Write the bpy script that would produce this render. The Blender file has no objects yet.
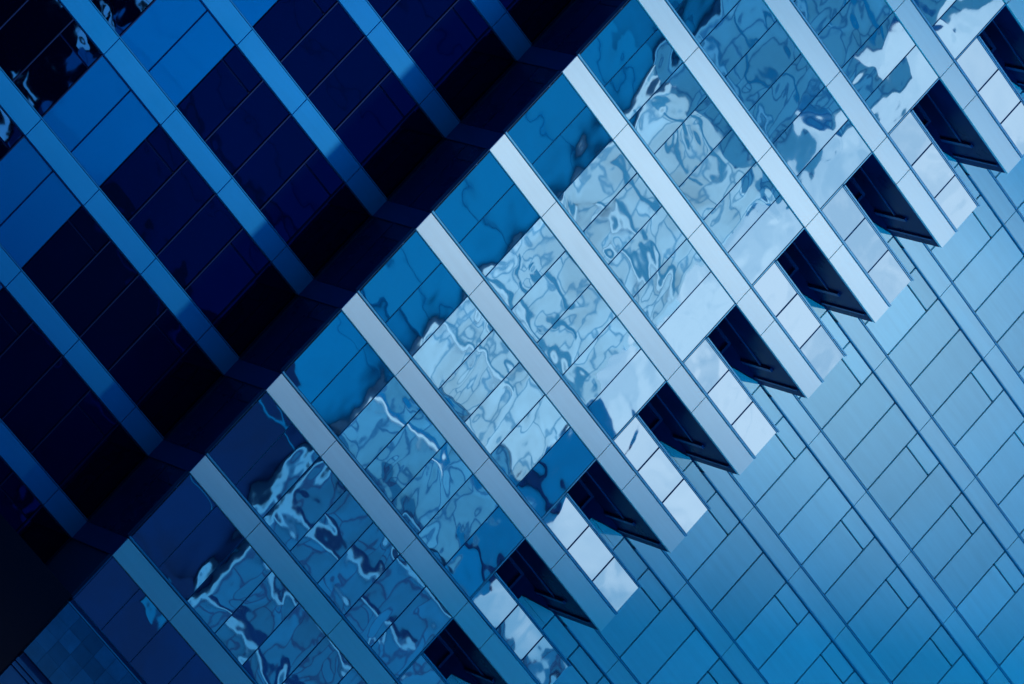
import bpy, math, random
from mathutils import Matrix, Vector
random.seed(7)
rad = math.radians
S = bpy.context.scene
COL = S.collection

# ------------------------------------------------------------------ dimensions (metres)
P = 1.5            # bay pitch
ROW = 0.6435       # height of one row of panels
W = 0.3046         # width of a fin
D = 1.1477         # how far the projecting volume stands out
GROUND = -34.0
K0, K1 = -8, 9     # bays built
def X(b): return b * P
def Z(r): return r * ROW

# ------------------------------------------------------------------ materials
def new_mat(name):
    m = bpy.data.materials.new(name); m.use_nodes = True
    nt = m.node_tree
    return m, nt, nt.nodes['Principled BSDF']

def mat_plain(name, col, rough=0.5, metal=0.0, spec=0.5, var=0.0, scale=1.0, bump=0.0, per_obj=0.0, streak=0.0, coat=0.0, coat_rough=0.1, cast=0.0):
    m, nt, b = new_mat(name)
    N, L = nt.nodes.new, nt.links.new
    b.inputs['Base Color'].default_value = (*col, 1)
    b.inputs['Roughness'].default_value = rough
    b.inputs['Metallic'].default_value = metal
    b.inputs['Specular IOR Level'].default_value = spec
    b.inputs['Coat Weight'].default_value = coat
    b.inputs['Coat Roughness'].default_value = coat_rough
    geo = N('ShaderNodeNewGeometry')
    if var or per_obj or streak:
        nz = N('ShaderNodeTexNoise'); nz.inputs['Scale'].default_value = scale
        nz.inputs['Detail'].default_value = 5; nz.inputs['Roughness'].default_value = 0.6
        L(geo.outputs['Position'], nz.inputs['Vector'])
        mr = N('ShaderNodeMapRange')
        mr.inputs['From Min'].default_value = 0.3; mr.inputs['From Max'].default_value = 0.7
        mr.inputs['To Min'].default_value = 1 - var; mr.inputs['To Max'].default_value = 1 + var
        L(nz.outputs['Fac'], mr.inputs['Value'])
        oi = N('ShaderNodeObjectInfo')
        mo = N('ShaderNodeMapRange')
        mo.inputs['To Min'].default_value = 1 - per_obj; mo.inputs['To Max'].default_value = 1 + per_obj
        L(oi.outputs['Random'], mo.inputs['Value'])
        mu = N('ShaderNodeMath'); mu.operation = 'MULTIPLY'
        L(mr.outputs['Result'], mu.inputs[0]); L(mo.outputs['Result'], mu.inputs[1])
        # rain streaks / dust: noise stretched up the wall
        mp = N('ShaderNodeMapping'); mp.inputs['Scale'].default_value = (9, 9, 0.5)
        L(geo.outputs['Position'], mp.inputs['Vector'])
        n2 = N('ShaderNodeTexNoise'); n2.inputs['Scale'].default_value = 1.6; n2.inputs['Detail'].default_value = 4
        L(mp.outputs['Vector'], n2.inputs['Vector'])
        m2 = N('ShaderNodeMapRange')
        m2.inputs['From Min'].default_value = 0.35; m2.inputs['From Max'].default_value = 0.75
        m2.inputs['To Min'].default_value = 1 + streak * .5; m2.inputs['To Max'].default_value = 1 - streak
        L(n2.outputs['Fac'], m2.inputs['Value'])
        mu2 = N('ShaderNodeMath'); mu2.operation = 'MULTIPLY'
        L(mu.outputs[0], mu2.inputs[0]); L(m2.outputs['Result'], mu2.inputs[1])
        vm = N('ShaderNodeVectorMath'); vm.operation = 'SCALE'
        vm.inputs[0].default_value = col
        L(mu2.outputs[0], vm.inputs['Scale'])
        L(vm.outputs['Vector'], b.inputs['Base Color'])
        # roughness follows the dust a little
        m3 = N('ShaderNodeMapRange')
        m3.inputs['From Min'].default_value = 0.3; m3.inputs['From Max'].default_value = 0.7
        m3.inputs['To Min'].default_value = rough * .8; m3.inputs['To Max'].default_value = min(1, rough * 1.25)
        L(nz.outputs['Fac'], m3.inputs['Value']); L(m3.outputs['Result'], b.inputs['Roughness'])
    if bump:
        nb = N('ShaderNodeTexNoise'); nb.inputs['Scale'].default_value = 1.3; nb.inputs['Detail'].default_value = 1
        L(geo.outputs['Position'], nb.inputs['Vector'])
        bp = N('ShaderNodeBump'); bp.inputs['Distance'].default_value = bump; bp.inputs['Strength'].default_value = 1
        L(nb.outputs['Fac'], bp.inputs['Height']); L(bp.outputs['Normal'], b.inputs['Normal'])
        if coat: L(bp.outputs['Normal'], b.inputs['Coat Normal'])
    return m

def mat_glass(name, tint, amp, scale=1.7, rough=0.015, dark=(0.0, 0.01, 0.04), reflect=0.85, stretch=(1.0, 1.0, 1.0), bow=0.0):
    """Coated curtain-wall glass: a mirror coat over a dark room, never quite flat: every pane bends what it reflects."""
    m, nt, b = new_mat(name)
    N, L = nt.nodes.new, nt.links.new
    b.inputs['Base Color'].default_value = (*dark, 1)
    b.inputs['Roughness'].default_value = 0.3
    b.inputs['Specular IOR Level'].default_value = 0.0
    gl = N('ShaderNodeBsdfGlossy'); gl.inputs['Color'].default_value = (*tint, 1); gl.inputs['Roughness'].default_value = rough
    mix = N('ShaderNodeMixShader'); mix.inputs['Fac'].default_value = reflect
    out = nt.nodes['Material Output']
    L(b.outputs[0], mix.inputs[1]); L(gl.outputs[0], mix.inputs[2]); L(mix.outputs[0], out.inputs['Surface'])
    tc = N('ShaderNodeTexCoord'); oi = N('ShaderNodeObjectInfo')
    sc = N('ShaderNodeMath'); sc.operation = 'MULTIPLY'; sc.inputs[1].default_value = 37.0
    L(oi.outputs['Random'], sc.inputs[0])
    mp = N('ShaderNodeMapping'); mp.inputs['Scale'].default_value = stretch
    L(tc.outputs['Object'], mp.inputs['Vector'])
    # broad swell of the pane
    n1 = N('ShaderNodeTexNoise'); n1.noise_dimensions = '4D'; n1.inputs['Scale'].default_value = scale
    n1.inputs['Detail'].default_value = 1.2; n1.inputs['Roughness'].default_value = 0.35
    n1.inputs['Distortion'].default_value = 0.55
    L(mp.outputs['Vector'], n1.inputs['Vector']); L(sc.outputs[0], n1.inputs['W'])
    # roller ripple
    n2 = N('ShaderNodeTexNoise'); n2.noise_dimensions = '4D'; n2.inputs['Scale'].default_value = scale * 4.0
    n2.inputs['Detail'].default_value = 0.5
    L(mp.outputs['Vector'], n2.inputs['Vector']); L(sc.outputs[0], n2.inputs['W'])
    ma = N('ShaderNodeMath'); ma.operation = 'MULTIPLY_ADD'; ma.inputs[1].default_value = 0.05
    L(n2.outputs['Fac'], ma.inputs[0]); L(n1.outputs['Fac'], ma.inputs[2])
    bp = N('ShaderNodeBump'); bp.inputs['Distance'].default_value = amp; bp.inputs['Strength'].default_value = 1
    L(ma.outputs[0], bp.inputs['Height']); L(bp.outputs['Normal'], gl.inputs['Normal'])
    return m

PALE = (0.63, 0.78, 0.84)
M = {}
M['fin'] = mat_plain('pale_anodised_metal', PALE, rough=0.38, spec=0.3, var=0.035, scale=0.8, streak=0.035)
M['fin_low'] = mat_plain('shade_toned_metal', (0.0, 0.25, 0.62), rough=0.38, spec=0.05, var=0.035, scale=0.8, streak=0.035)  # strip metal recoloured: the overhang's shade is put into the base colour
M['panel'] = mat_plain('pale_enamelled_panel', (0.36, 0.71, 0.82), rough=0.36, spec=0.25, var=0.06, scale=0.55, streak=0.05, per_obj=0.11)
M['pil'] = mat_plain('pale_enamelled_strip', (0.41, 0.72, 0.82), rough=0.36, spec=0.25, var=0.05, scale=0.8, streak=0.05, per_obj=0.04)
M['spandrel'] = mat_plain('shade_toned_spandrel', (0.0, 0.125, 0.50), rough=0.3, spec=0.05, var=0.12, scale=0.9, streak=0.06, per_obj=0.05)  # shade of the lower wall put into the colour
M['trim'] = mat_plain('blue_metal_bead', (0.05, 0.36, 0.58), rough=0.35, spec=0.2, var=0.05, scale=2)
M['gasket'] = mat_plain('blue_seal', (0.0, 0.20, 0.42), rough=0.55, spec=0.3)
M['backing'] = mat_plain('dark_backing', (0.0, 0.09, 0.24), rough=0.7, spec=0.2)
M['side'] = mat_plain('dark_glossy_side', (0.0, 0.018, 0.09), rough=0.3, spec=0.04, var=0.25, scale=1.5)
M['slot_rail'] = mat_plain('navy_rail', (0.0, 0.06, 0.2), rough=0.35, spec=0.15)
M['rail'] = mat_plain('dark_blue_rail', (0.0, 0.13, 0.32), rough=0.35, spec=0.2, var=0.1, scale=2)
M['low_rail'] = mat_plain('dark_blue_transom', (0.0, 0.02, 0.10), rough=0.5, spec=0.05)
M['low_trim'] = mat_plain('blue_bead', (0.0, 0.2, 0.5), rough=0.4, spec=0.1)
M['shade_black'] = mat_plain('near_black_shade', (0.0, 0.004, 0.02), rough=0.5, spec=0.1)  # only for the blocks added to make shade
M['soffit_strip'] = mat_plain('shade_toned_soffit_strip', (0.0, 0.09, 0.33), rough=0.4, spec=0.1, var=0.06)  # strip metal darkened again to carry the soffit's shade
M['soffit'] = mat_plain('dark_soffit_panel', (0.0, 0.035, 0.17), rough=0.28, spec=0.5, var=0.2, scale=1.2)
M['glass'] = mat_glass('mirror_coated_glass', (0.64, 0.86, 0.98), 0.0035, scale=1.4)
M['cell_glass'] = mat_glass('pale_mirror_glass', (0.76, 0.90, 0.98), 0.0035, scale=1.5)
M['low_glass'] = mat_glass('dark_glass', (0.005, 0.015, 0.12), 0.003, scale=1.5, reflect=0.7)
M['spandrel_glass'] = mat_glass('shade_toned_spandrel_glass', (0.3, 0.6, 0.9), 0.004, scale=1.3, reflect=0.16, dark=(0.0, 0.14, 0.47))  # pale spandrel toned blue, overhang shade in its colour
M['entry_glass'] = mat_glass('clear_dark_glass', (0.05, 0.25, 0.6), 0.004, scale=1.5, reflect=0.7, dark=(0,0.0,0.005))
M['stone'] = mat_plain('veined_blue_grey_stone', (0.02, 0.20, 0.38), rough=0.5, spec=0.15, var=0.22, scale=3.2, per_obj=0.25, streak=0.08)

# ------------------------------------------------------------------ mesh helpers
def boxes_mesh(name, boxes, bevel=0.0):
    vs, fs = [], []
    for (x0, x1, y0, y1, z0, z1) in boxes:
        if x0 > x1: x0, x1 = x1, x0
        o = len(vs)
        vs += [(x0,y0,z0),(x1,y0,z0),(x1,y1,z0),(x0,y1,z0),(x0,y0,z1),(x1,y0,z1),(x1,y1,z1),(x0,y1,z1)]
        fs += [tuple(o+i for i in f) for f in ((0,3,2,1),(4,5,6,7),(0,1,5,4),(1,2,6,5),(2,3,7,6),(3,0,4,7))]
    me = bpy.data.meshes.new(name); me.from_pydata(vs, [], fs); me.update()
    return me

def add(name, boxes, mat, parent=None, origin=None, bevel=0.0, me=None):
    if me is None:
        if origin is None:
            xs = [b[0] for b in boxes]+[b[1] for b in boxes]; ys = [b[2] for b in boxes]; zs = [b[4] for b in boxes]
            origin = ((min(xs)+max(xs))/2, min(ys), min(zs))
        ox, oy, oz = origin
        me = boxes_mesh(name, [(a-ox,b-ox,c-oy,d-oy,e-oz,f-oz) for a,b,c,d,e,f in boxes])
        me.materials.append(mat)
    o = bpy.data.objects.new(name, me); COL.objects.link(o)
    o.location = origin
    if bevel:
        mo = o.modifiers.new('bevel', 'BEVEL'); mo.width = bevel; mo.segments = 2; mo.limit_method = 'ANGLE'
    if parent is not None:
        o.parent = parent
        # parents keep world positions: subtract the chain of parent locations
        loc = Vector(origin); q = parent
        while q is not None: loc -= q.location; q = q.parent
        o.location = loc
    return o

def thing(name, loc, label, cat, group=None):
    o = bpy.data.objects.new(name, None); COL.objects.link(o); o.location = loc
    o['label'] = label; o['category'] = cat
    if group: o['group'] = group
    return o

def prism_xz(name, pts, y0, y1, mat, parent):
    n = len(pts); ox, oz = pts[0]
    v = [(x-ox, 0, z-oz) for x, z in pts] + [(x-ox, y1-y0, z-oz) for x, z in pts]
    f = [tuple(range(n)), tuple(range(n, 2*n))[::-1]] + [((i+1) % n, i, n+i, n+(i+1) % n) for i in range(n)]
    me = bpy.data.meshes.new(name); me.from_pydata(v, [], f); me.update(); me.materials.append(mat)
    o = bpy.data.objects.new(name, me); COL.objects.link(o); o.parent = parent
    o.location = Vector((ox, y0, oz))-parent.location
    return o
G = 0.009   # joint half-gap
PR = random.Random(11)
def seat(o, deg):
    o.rotation_euler = (rad(PR.uniform(-deg, deg)), 0, rad(PR.uniform(-deg, deg)))
def joined(r0, r1, joints):
    cuts = [r0] + [j for j in joints if r0 < j < r1] + [r1]
    return list(zip(cuts[:-1], cuts[1:]))

# ================================================================== THE OFFICE BUILDING
B = thing('office_building', (X(0.5), D, GROUND),
          'pale blue panelled office block with a projecting glazed storey band, filling the picture', 'office building')

XA, XB = X(K0), X(K1) + W
# solid core: back wall behind everything, plus the body of the projecting volume
add('core_wall', [(XA, XB, D+0.06, D+9.0, GROUND, Z(28))], M['backing'], B)
# body of the projecting volume behind its glazing (rows 0..7), bay by bay so the open slots above stay open
add('volume_body', [(XA, XB, 0.10, D+0.03, 0.03, Z(7)-0.05)], M['backing'], B)

def fin_joints(): return (2, 5, 7, 8, 10)

for k in range(K0, K1):
    x0, x1 = X(k), X(k) + W
    if k > 6: continue
    # --- front fin: pale metal cladding in separate lengths
    segs = [(x0, x1, 0.0, 0.05, Z(a)+(G*.6 if a else 0), Z(b)-(G*.6 if b < 10 else 0)) for a, b in joined(0, 10, (2, 5, 7, 8))]
    fin = add('fin', segs, M['fin'], B, bevel=0.003)
    add('bead', [(x0-0.045, x0-0.020, 0.004, 0.05, 0.0, Z(10)+0.01)], M['trim'], fin, bevel=0.003)
    add('gasket', [(x0+0.004, x1-0.004, 0.052, 0.075, 0.0, Z(10)-0.004)], M['gasket'], fin)
    # the deep dark flank of the fin seen in the open slot
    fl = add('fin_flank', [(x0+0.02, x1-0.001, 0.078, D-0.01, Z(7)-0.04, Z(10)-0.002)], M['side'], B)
    add('ledge', [(x1+0.002, x1+0.035, 0.42, D-0.02, Z(9.18), Z(9.27)),
                  (x1+0.002, x1+0.025, 0.10, D-0.02, Z(9.72), Z(9.77)),
                  (x1+0.002, x1+0.020, 0.64, 0.665, Z(7.0), Z(9.18))], M['slot_rail'], fl)

for k in range(K0, 7):
    xa, xb = X(k)+W, X(k+1)           # clear bay: xa is the edge of fin k, xb of fin k+1
    if k == 6: xb = X(6.745)
    # --- main window: dark frame + 7 panes
    fr = [(xa, xb-0.05, 0.055, 0.098, 0.0, Z(7)-0.02)]
    win = add('window', fr, M['gasket'], B)
    for r in range(7):
        pn = add('glass_pane', [(xa+0.012, xb-0.058, 0.030, 0.050, Z(r)+0.012+(0.03 if r == 0 else 0), Z(r+1)-0.008)], M['glass'], win); seat(pn, 0.13)
    add('bottom_rail', [(xa+0.004, xb-0.05, 0.012, 0.054, 0.0, 0.030)], M['rail'], win, bevel=0.003)
    add('top_rail', [(xa+0.002, xb-0.05, 0.020, 0.054, Z(7)-0.004, Z(7)+0.018)], M['trim'], win, bevel=0.003)
    if k == 6: continue
    # --- parapet window beside the open slot: three square cells
    c0, c1 = X(k+0.635), xb-0.052
    pw = add('parapet_window', [(c0-0.01, c1, 0.045, 0.075, Z(7)+0.02, Z(10)-0.012)], M['gasket'], B)
    for r in (7, 8, 9):
        pn = add('glass_pane', [(c0+0.030, c1-0.008, 0.022, 0.042, Z(r)+(0.026 if r == 7 else 0.012), Z(r+1)-(0.014 if r < 9 else 0.012))], M['cell_glass'], pw); seat(pn, 0.35)
    add('frame_post', [(c0-0.018, c0+0.004, 0.0, 0.08, Z(7)+0.021, Z(10)+0.01), (c0+0.010, c0+0.024, 0.010, 0.044, Z(7)+0.022, Z(10))], M['trim'], pw, bevel=0.002)
    add('frame_post', [(c1+0.002, c1+0.008, 0.0, 0.06, Z(7)+0.021, Z(10)+0.01)], M['trim'], pw)
    # --- behind the open slot: dark glazing with bars
    pts = [(X(k)+0.01, Z(5.5)), (X(k+1), Z(5.5)), (X(k+1), Z(9.02)), (X(k+.335), Z(9.02)), (X(k+.20), Z(9.90)), (X(k)+0.01, Z(9.90))]
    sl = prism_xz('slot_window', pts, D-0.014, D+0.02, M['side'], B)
    add('wall_panel', [(X(k+.345), X(k+1)-0.034, D, D+0.04, Z(9)+0.013, Z(10)-0.013)], M['panel'], B)
    prism_xz('wall_panel', [(X(k+.355)-0.018, Z(9)+0.02), (X(k+.345)-0.006, Z(9)+0.02), (X(k+.345)-0.006, Z(10)-0.013), (X(k+.215), Z(10)-0.013), (X(k+.215), Z(9.88))], D, D+0.04, M['panel'], B)
    add('bar', [(xa+0.00, xa+0.045, D-0.06, D-0.014, Z(7.0), Z(8.60)), (xa-0.02, xa+0.30, D-0.055, D-0.014, Z(8.6), Z(8.665))], M['slot_rail'], sl)

# --- end pier of the volume: veined stone slabs in a checker of sizes, then narrow ribs
pier = add('pier', [(X(6.77), X(7.34), 0.05, D, 0.0, Z(10))], M['backing'], B)
for i in range(4):
    for j in range(24):
        xs = X(6.77) + i*(X(7.34)-X(6.77))/4; wx = (X(7.34)-X(6.77))/4
        add('stone_slab', [(xs+0.001, xs+wx-0.001, 0.0 , 0.046, j*0.27+0.002, j*0.27+0.268)], M['stone'], pier)
add('bead', [(X(6.752), X(6.765), 0.002, 0.05, 0.0, Z(10))], M['trim'], pier)
rb = add('corner_wall', [(X(7.40), X(9.2), 0.06, D, 0.0, Z(10))], M['rail'], B)
add('rib', [(X(7.405), X(7.44), 0.0, 0.058, 0.0, Z(10))], M['rail'], rb)
add('rib', [(X(7.455), X(7.49), 0.0, 0.058, 0.0, Z(10))], M['rail'], rb)
add('rib', [(X(7.505), X(9.2), 0.0, 0.058, 0.0, Z(10))], M['rail'], rb)

# --- soffit under the volume: strip under each fin, dark panels between
for k in range(K0, 7):
    x0, x1 = X(k), X(k)+W
    add('soffit_strip', [(x0+0.004, x1-0.004, 0.004, D-0.01, -0.006, 0.0)], M['soffit_strip'], B)
    xa, xb = x1+0.012, X(k+1)-0.012
    sp = [(xa, xb, 0.50*D+0.010, 0.93*D, 0.006, 0.02), (xa, X(k+.38)-0.008, 0.012, 0.50*D-0.010, 0.006, 0.02), (X(k+.38)+0.008, xb, 0.012, 0.50*D-0.010, 0.006, 0.02)]
    if k < 6: add('soffit_panel', sp, M['soffit'], B)
add('soffit_lining', [(XA, XB, 0.012, D, 0.021, 0.028)], M['backing'], B)

# --- back wall, upper storeys: pilaster strips and enamelled panels laid like broken brick
TOP = 24
CAMP = Vector((23.0622690, -58.4976400, -32.3592713))
CR = (Matrix.Rotation(0.3269391083, 3, 'Z') @ Matrix.Rotation(2.0816397988, 3, 'X') @ Matrix.Rotation(2.4761101498, 3, 'Z')).transposed()
rest_boxes = []
def wall_panel(bx):
    c = CR @ (Vector(((bx[0]+bx[1])/2, bx[2], (bx[4]+bx[5])/2)) - CAMP)
    u, v = 512+5266.5*c.x/-c.z, 342-5266.5*c.y/-c.z
    if -45 < u < 1069 and -45 < v < 729 and bx[4] >= Z(9.9)-.1: add('wall_panel', [bx], M['panel'], B, bevel=0.003)
    else: rest_boxes.append(bx)
for k in range(K0, 7):
    x0, x1 = X(k)-0.02, X(k)+W+0.005
    lens = [(a, b) for a, b in joined(10, TOP, range(12, TOP, 2))]
    pil = add('pilaster', [(x0+0.028, x1-0.028, D-0.012, D+0.04, Z(a)+G*.6, Z(b)-G*.6) for a, b in lens], M['pil'], B, bevel=0.003)
    for xx in (x0+0.006, x1-0.021):
        add('bead', [(xx, xx+0.015, D-0.03, D+0.04, Z(10.4), Z(TOP))], M['trim'], pil, bevel=0.003)
    xa, xb = X(k)+W+0.018, X(k+1)-0.034
    for r in range(10, TOP):
        split = (r in (11, 14)) or (r >= 14 and (r-14) % 2 == 0) 
        g = 0.013
        if split:
            xm = X(k+.383)
            wall_panel((xa, xm-g, D, D+0.04, Z(r)+g, Z(r+1)-g))
            wall_panel((xm+g, xb, D, D+0.04, Z(r)+g, Z(r+1)-g))
        else:
            wall_panel((xa, xb, D, D+0.04, Z(r)+g, Z(r+1)-g))
ro = add('wall_panel', rest_boxes, M['panel'], B); ro['kind'] = 'stuff'
add('roof_parapet', [(XA-0.05, XB+0.05, D-0.05, D+9.05, Z(28)+0.002, Z(28)+0.35)], M['fin'], B)
add('upper_wall', [(XA, XB, D-0.001, D+0.058, Z(TOP)+0.005, Z(28))], M['panel'], B)

# --- back wall, lower storeys under the overhang
BOT = -14
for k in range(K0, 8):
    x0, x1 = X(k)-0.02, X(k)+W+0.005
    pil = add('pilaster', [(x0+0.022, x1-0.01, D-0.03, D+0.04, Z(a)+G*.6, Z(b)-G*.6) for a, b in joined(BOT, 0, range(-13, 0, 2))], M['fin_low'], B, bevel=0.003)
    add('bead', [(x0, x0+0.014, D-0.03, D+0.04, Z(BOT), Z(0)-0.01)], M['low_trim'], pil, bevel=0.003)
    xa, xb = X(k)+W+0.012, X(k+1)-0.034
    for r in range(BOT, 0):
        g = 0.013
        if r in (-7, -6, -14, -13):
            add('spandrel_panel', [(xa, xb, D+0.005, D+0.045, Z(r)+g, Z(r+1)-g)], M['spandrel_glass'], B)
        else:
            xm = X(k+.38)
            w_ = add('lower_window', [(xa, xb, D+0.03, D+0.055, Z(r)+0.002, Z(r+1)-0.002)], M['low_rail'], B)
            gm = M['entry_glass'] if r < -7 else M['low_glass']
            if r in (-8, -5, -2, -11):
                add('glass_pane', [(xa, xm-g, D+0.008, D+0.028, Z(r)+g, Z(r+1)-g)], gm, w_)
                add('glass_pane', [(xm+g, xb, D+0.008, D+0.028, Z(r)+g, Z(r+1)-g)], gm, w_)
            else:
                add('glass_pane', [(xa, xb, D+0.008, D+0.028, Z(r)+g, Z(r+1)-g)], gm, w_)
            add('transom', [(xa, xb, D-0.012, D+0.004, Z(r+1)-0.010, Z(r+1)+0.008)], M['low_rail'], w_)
dark_mass = add('shade_block', [(X(6.7), X(9.2), 0.02, D+0.005, GROUND, -0.02)], M['shade_black'], B)  # added black mass: stands in for shade and darkens the bays beside it
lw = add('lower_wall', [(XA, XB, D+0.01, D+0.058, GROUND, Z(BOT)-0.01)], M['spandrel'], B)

# ================================================================== THE STREET BEHIND THE CAMERA (seen in the glass)
def mat_block(name, col, joint, sx, sz, jw, win=None, rough=0.6):
    """stone or panel cladding with dark joints laid out in wall coordinates"""
    m, nt, b = new_mat(name)
    N, L = nt.nodes.new, nt.links.new
    geo = N('ShaderNodeNewGeometry'); sep = N('ShaderNodeSeparateXYZ'); cmb = N('ShaderNodeCombineXYZ')
    L(geo.outputs['Position'], sep.inputs[0]); L(sep.outputs['X'], cmb.inputs['X']); L(sep.outputs['Z'], cmb.inputs['Y'])
    br = N('ShaderNodeTexBrick')
    br.inputs['Scale'].default_value = 1; br.inputs['Brick Width'].default_value = sx; br.inputs['Row Height'].default_value = sz
    br.inputs['Mortar Size'].default_value = jw; br.inputs['Mortar Smooth'].default_value = 0.1
    br.inputs['Color1'].default_value = (*col, 1); br.inputs['Color2'].default_value = (*[c*.8 for c in col], 1)
    br.inputs['Mortar'].default_value = (*joint, 1)
    L(cmb.outputs[0], br.inputs['Vector'])
    nz = N('ShaderNodeTexNoise'); nz.inputs['Scale'].default_value = 0.7; nz.inputs['Detail'].default_value = 6
    L(geo.outputs['Position'], nz.inputs['Vector'])
    mr = N('ShaderNodeMapRange'); mr.inputs['From Min'].default_value = .3; mr.inputs['From Max'].default_value = .7
    mr.inputs['To Min'].default_value = .75; mr.inputs['To Max'].default_value = 1.15
    L(nz.outputs['Fac'], mr.inputs['Value'])
    vm = N('ShaderNodeVectorMath'); vm.operation = 'SCALE'
    L(br.outputs['Color'], vm.inputs[0]); L(mr.outputs['Result'], vm.inputs['Scale']); L(vm.outputs['Vector'], b.inputs['Base Color'])
    b.inputs['Roughness'].default_value = rough
    return m

M['opp_stone'] = mat_block('pale_stone_cladding', (0.76, 0.84, 0.88), (0.12, 0.36, 0.52), 1.3, 0.85, 0.05)
M['opp_dark'] = mat_plain('blue_curtain_wall', (0.0, 0.21, 0.42), rough=0.5, spec=0.05, var=0.1, scale=0.2)
M['opp_mid'] = mat_plain('mid_blue_cladding', (0.0, 0.17, 0.36), rough=0.6, spec=0.05, var=0.25, scale=0.15)
M['opp_deep'] = mat_plain('deep_blue_cladding', (0.0, 0.02, 0.09), rough=0.6, spec=0.05, var=0.3, scale=0.2)
M['shadow'] = mat_plain('black_band_paint', (0.0, 0.002, 0.01), rough=0.8, spec=0.0)
M['cornice_blue'] = mat_plain('dimmed_cornice', (0.10, 0.38, 0.58), rough=0.6, var=0.05)  # white cornice toned down for the dimmer reflections
M['cornice'] = mat_plain('white_cornice', (0.9, 0.92, 0.93), rough=0.6, var=0.05)
M['mullion'] = mat_plain('dark_mullion', (0.0, 0.24, 0.40), rough=0.5)

GAP = (-2.7, 3.8, -4.0, 12.2)   # bays and rows the sun reaches through the gap in the added blockers
OY = -65.0
def block(name, label, x0, x1, y, depth, ztop, mat, zbase=GROUND, cat='building'):
    t = thing(name, ((x0+x1)/2, y-depth/2, zbase), label, cat)
    add('wall', [(x0, x1, y-depth, y, zbase, ztop)], mat, t)
    return t
def z_at(row): return -32.36 + (Z(row)+32.36)*(58.5-OY)/58.5
def x_at(bay): return 23.06 + (X(bay)-23.06)*(58.5-OY)/58.5

def stone_front(name, label, b0, b1, y, stone, groove, seed, top, glass, cor):
    """blue glass lower storeys, a white cornice, a stone attic with deep vertical grooves"""
    x0, x1 = x_at(b0), x_at(b1)
    st = block(name, label, x0, x1, y, 14, z_at(1.9), glass)
    add('attic', [(x0, x1, y-14, y+0.02, z_at(1.9)+0.162, z_at(top))], stone, st)
    add('cornice', [(x0, x1, y-14, y+0.5, z_at(1.9)+0.002, z_at(1.9)+0.16)], cor, st)
    rnd = random.Random(seed)
    x = x0+0.4
    za, zb = z_at(1.9)+0.22, z_at(top)-0.3
    while x < x1-1:
        z0 = za if rnd.random() < .6 else rnd.uniform(za, za+1.5)
        z1 = zb if rnd.random() < .5 else rnd.uniform(za+2, zb)
        wg = rnd.uniform(0.12, 0.30)
        add('groove', [(x, x+wg, y+0.022, y+0.05, z0, z1)], groove, st)
        if rnd.random() < .6: add('rib', [(x+wg+0.01, x+wg+0.13, y+0.022, y+0.20, z0, z1)], cor, st)
        x += rnd.uniform(0.9, 1.9)
    add('black_band', [(x0, x1, y+0.001, y+0.4, z_at(-13), z_at(-7.2))], M['shadow'], st)  # black box put in to darken the lowest reflections
    for i in range(int((x1-x0)*1.6)):
        px = rnd.uniform(x0, x1-1.2); pz = z_at(rnd.uniform(-9.2, -7.6))
        add('pale_patch', [(px, px+rnd.uniform(.15, .7), y+0.402, y+0.45, pz, pz+rnd.uniform(.3, 1.1))], M['cornice'], st)  # pale blocks painted in as bright scraps of that reflection
    x = x0
    while x < x1-2.5 and top < 8:
        wp = rnd.uniform(1.0, 2.8); add('parapet_block', [(x+.1, x+wp, y-6, y-rnd.uniform(.2, 1.2), z_at(top)+0.002, z_at(top)+rnd.uniform(.2, 2.2))], stone, st); x += wp+rnd.uniform(.4, 2.5)
    x = x0+1
    while x < x1-1:
        add('mullion', [(x, x+0.08, y+0.002, y+0.10, GROUND, z_at(1.9))], M['opp_mid'], st); x += 3.0
    return st
M['opp_stone_blue'] = mat_block('dimmed_stone_side', (0.08, 0.34, 0.52), (0.0, 0.12, 0.28), 1.3, 0.85, 0.05, rough=0.9)  # dimmer stone copies: reflection falloff to the sides put into their colour
M['opp_stone_mid'] = mat_block('dimmed_stone_mid', (0.12, 0.40, 0.58), (0.0, 0.12, 0.28), 1.3, 0.85, 0.05, rough=0.9)
M['opp_stone_deep'] = mat_block('dimmed_stone_far', (0.0, 0.16, 0.33), (0.0, 0.04, 0.14), 1.3, 0.85, 0.05, rough=0.9)
stone_front('stone_building', 'pale stone building with blue glass storeys across the street, between two bluer stone fronts', -0.6, 2.9, OY, M['opp_stone'], M['mullion'], 3, 5.7, M['opp_dark'], M['cornice'])
stone_front('dimmed_building_side', 'stone building toned dimmer across the street, on the side of the slab towers', -9, -0.61, OY-.6, M['opp_stone_blue'], M['opp_mid'], 4, 5.5, M['opp_mid'], M['cornice_blue'])
stone_front('dimmed_building_mid', 'stone building toned dimmer across the street, in front of the tall blue tower', 2.91, 3.9, OY-.4, M['opp_stone_mid'], M['opp_mid'], 5, 5.6, M['opp_mid'], M['cornice'])
stone_front('dimmed_building_far', 'stone building toned much darker with a white cornice across the street, farthest from the slab towers', 3.91, 6.0, OY-.3, M['opp_stone_deep'], M['opp_deep'], 6, 12, M['opp_deep'], M['cornice_blue'])
# blue tower standing behind it, to the left
tw = block('blue_tower', 'tall blue tower rising behind the stone building across the street', -26, 8, OY-18, 20, 57.5, M['opp_mid'])
xs = -25
while xs < 7:
    add('mullion', [(xs, xs+0.25, OY-18+0.002, OY-18+0.3, 20, 57.4)], M['opp_deep'], tw); xs += 2.6
for i in range(6):
    zz = 36+i*3.4
    add('spandrel_band', [(-26, 8, OY-18+0.003, OY-18+0.2, zz, zz+0.5)], M['opp_deep'], tw)
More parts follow.
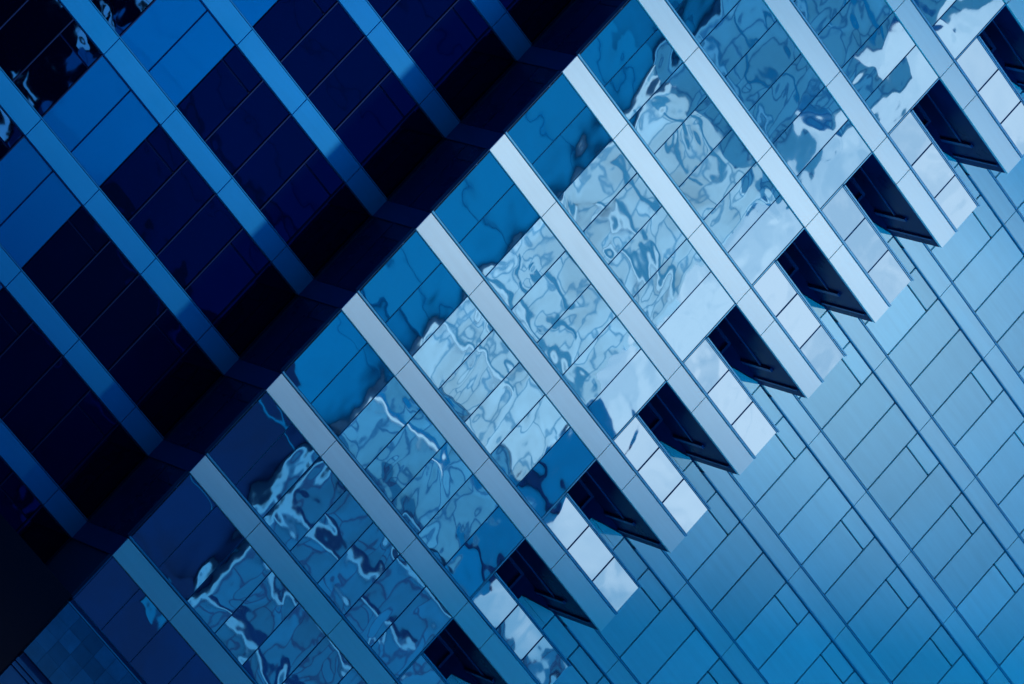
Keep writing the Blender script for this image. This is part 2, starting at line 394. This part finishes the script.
# block further left, its colour darkened to carry the reflection falloff
db = block('dark_office_block', 'office block toned dark for the reflection falloff beside the stone building across the street', x_at(6.01), x_at(13), OY, 14, z_at(8), M['opp_deep'])
rnd = random.Random(5)
for i in range(46):
    xx = x_at(6.1)+rnd.uniform(0, 12); zz = z_at(rnd.uniform(-12, 7.5))
    add('pale_patch', [(xx, xx+rnd.uniform(.5, 1.6), OY+0.003, OY+0.15, zz, zz+rnd.uniform(.2, .8))], M['opp_mid'], db)  # paler boxes painted in as bright spots of the reflection

# unseen slabs added up the street: their gap shapes the sun patch
SUN_DIR = Vector((-0.45, -0.62, 0.64)).normalized()     # towards the sun
def prism(name, pts, z0, z1, mat, parent):
    n = len(pts); o0 = Vector((pts[0][0], pts[0][1], z0))
    v = [(x-o0.x, y-o0.y, 0) for x, y in pts] + [(x-o0.x, y-o0.y, z1-z0) for x, y in pts]
    f = [tuple(range(n))[::-1], tuple(range(n, 2*n))] + [(i, (i+1) % n, n+(i+1) % n, n+i) for i in range(n)]
    me = bpy.data.meshes.new(name); me.from_pydata(v, [], f); me.update(); me.materials.append(mat)
    o = bpy.data.objects.new(name, me); COL.objects.link(o); o.parent = parent; o.location = o0-parent.location
    return o
# a gap between two upright slabs, closed above and below by cross slabs; its axis is the sun's direction
GX = -51.0
def on_gap(bay, row):        # where the sun ray through a point of the wall crosses the plane x = GX
    t = (X(bay)-GX)/(-SUN_DIR.x)
    return t*SUN_DIR.y, Z(row)+t*SUN_DIR.z
gy_s = on_gap(GAP[1], 6)[0]; gy_n = on_gap(GAP[0], 6)[0]
sk = SUN_DIR.y/SUN_DIR.x
def slab(name, label, ya, yb, z0, z1, cat):
    t = thing(name, (GX-3, (ya+yb)/2-3*sk, z0), label, cat)
    prism('wall', [(GX, ya), (GX, yb), (GX-6, yb-6*sk), (GX-6, ya-6*sk)], z0, z1, M['opp_deep'], t)
    return t
slab('sun_blocker', 'unseen dark slab added to block the sun, on the near side of the sunlit gap', gy_s-12, gy_s, GROUND, 141, 'tower')
slab('sun_blocker', 'unseen dark slab added to block the sun, on the far side of the sunlit gap', gy_n, gy_n+24, GROUND, 141, 'tower')
slab('gap_blocker', 'unseen block added to close the sun gap above', gy_s+.01, gy_n-.01, on_gap(0, GAP[3])[1] + 6*SUN_DIR.z/(-SUN_DIR.x), 140, 'bridge')
slab('gap_blocker', 'unseen block added to close the sun gap below', gy_s+.01, gy_n-.01, 5, on_gap(0, GAP[2])[1], 'bridge')

dn = block('side_blocker', 'unseen near black block added to shade the left end of the panelled office block', 15.0, 36.0, 11.0, 23.5, 40, M['shade_black'])  # added out of view to darken the left bays

# ================================================================== GROUND
def struct(name, boxes, mat):
    o = add(name, boxes, mat); o['kind'] = 'structure'; return o
M['asphalt'] = mat_plain('asphalt', (0.03, 0.035, 0.045), rough=0.85, var=0.25, scale=0.6)
M['paving'] = mat_plain('paving', (0.04, 0.05, 0.07), rough=0.8, var=0.15, scale=0.8)
struct('ground', [(-900, 900, -900, 900, GROUND-1.0, GROUND-0.14)], M['paving'])
struct('road', [(-300, 300, -52, -30, GROUND-0.138, GROUND-0.12)], M['asphalt'])
struct('pavement', [(-300, 300, -30, 0.9, GROUND-0.138, GROUND-0.004)], M['paving'])
struct('plaza', [(-300, 300, -64.9, -52, GROUND-0.138, GROUND-0.004)], M['paving'])

# ================================================================== LIGHT
elev = math.asin(SUN_DIR.z); az = math.atan2(SUN_DIR.x, SUN_DIR.y)
w = bpy.data.worlds.new('World'); S.world = w; w.use_nodes = True
nt = w.node_tree; N, L = nt.nodes.new, nt.links.new
bg = nt.nodes['Background']
sky = N('ShaderNodeTexSky'); sky.sky_type = 'NISHITA'; sky.sun_disc = False
sky.sun_elevation = elev; sky.sun_rotation = az; sky.air_density = 1.5; sky.ozone_density = 4.0; sky.dust_density = 0.3
tint = N('ShaderNodeVectorMath'); tint.operation = 'MULTIPLY'; tint.inputs[1].default_value = (0.0, 0.66, 1.36)
L(sky.outputs[0], tint.inputs[0])
tc = N('ShaderNodeTexCoord')
def lobe(direction, a0, a1, noise=0.0):
    """1 inside angle a0 (degrees) of a direction, 0 outside a1"""
    dt = N('ShaderNodeVectorMath'); dt.operation = 'DOT_PRODUCT'; dt.inputs[1].default_value = Vector(direction).normalized()
    L(tc.outputs['Generated'], dt.inputs[0])
    mr = N('ShaderNodeMapRange'); mr.interpolation_type = 'SMOOTHSTEP'
    mr.inputs['From Min'].default_value = math.cos(rad(a1)); mr.inputs['From Max'].default_value = math.cos(rad(a0))
    L(dt.outputs['Value'], mr.inputs['Value'])
    return mr.outputs['Result']
def add_lobe(prev, fac, color):
    mx = N('ShaderNodeMix'); mx.data_type = 'RGBA'; L(fac, mx.inputs['Factor']); L(prev, mx.inputs['A']); mx.inputs['B'].default_value = (*color, 1)
    return mx.outputs['Result']
STR = 0.10
SIDE = ((0.557, -0.557, 0.616), (0.0, 34.0, 62.0))
cn = N('ShaderNodeTexNoise'); cn.inputs['Scale'].default_value = 34; cn.inputs['Detail'].default_value = 4; cn.inputs['Distortion'].default_value = 0.6
L(tc.outputs['Generated'], cn.inputs['Vector'])
cm = N('ShaderNodeMapRange'); cm.inputs['From Min'].default_value = 0.38; cm.inputs['From Max'].default_value = 0.56
cm.inputs['To Min'].default_value = 0.55; cm.inputs['To Max'].default_value = 1.0
L(cn.outputs['Fac'], cm.inputs['Value'])
cf = N('ShaderNodeMath'); cf.operation = 'MULTIPLY'
L(lobe((-0.325, -0.805, 0.497), 0.2, 6.5), cf.inputs[0]); L(cm.outputs['Result'], cf.inputs[1])
c = add_lobe(tint.outputs[0], lobe((-0.325, -0.805, 0.497), 5, 16), (0.5, 3.0, 5.6))
c = add_lobe(c, cf.outputs[0], (6.4, 8.0, 9.8))
c = add_lobe(c, lobe((0.0, 0.85, 0.53), 10, 58), (15, 21, 25))  # added bright lobe, out of view: lights the fronts across the street
c = add_lobe(c, lobe(SIDE[0], 8, 24), SIDE[1])  # added blue lobe, out of view: brightens bays clear of the left end
L(c, bg.inputs['Color']); bg.inputs['Strength'].default_value = STR

sl = bpy.data.lights.new('sun', 'SUN'); sl.energy = 2.6; sl.angle = rad(2.8); sl.color = (1.0, 0.94, 0.84)
so = bpy.data.objects.new('sun', sl); COL.objects.link(so)
so.rotation_euler = SUN_DIR.to_track_quat('Z', 'Y').to_euler()

# ================================================================== CAMERA
cd = bpy.data.cameras.new('camera'); cam = bpy.data.objects.new('camera', cd); COL.objects.link(cam)
cd.sensor_width = 36; cd.lens = 5266.5057/1024*36
cd.clip_start = 0.5; cd.clip_end = 3000
a, b_, c_ = 2.0816397988, 0.3269391083, 2.4761101498
R = Matrix.Rotation(b_, 4, 'Z') @ Matrix.Rotation(a, 4, 'X') @ Matrix.Rotation(c_, 4, 'Z')
cam.matrix_world = Matrix.Translation((23.0622690, -58.4976400, -32.3592713)) @ R
S.camera = cam
vs = S.view_settings
vs.view_transform = 'Standard'; vs.look = 'None'; vs.exposure = 0.16; vs.gamma = 1.0; vs.use_curve_mapping = False
S.cycles.max_bounces = 8
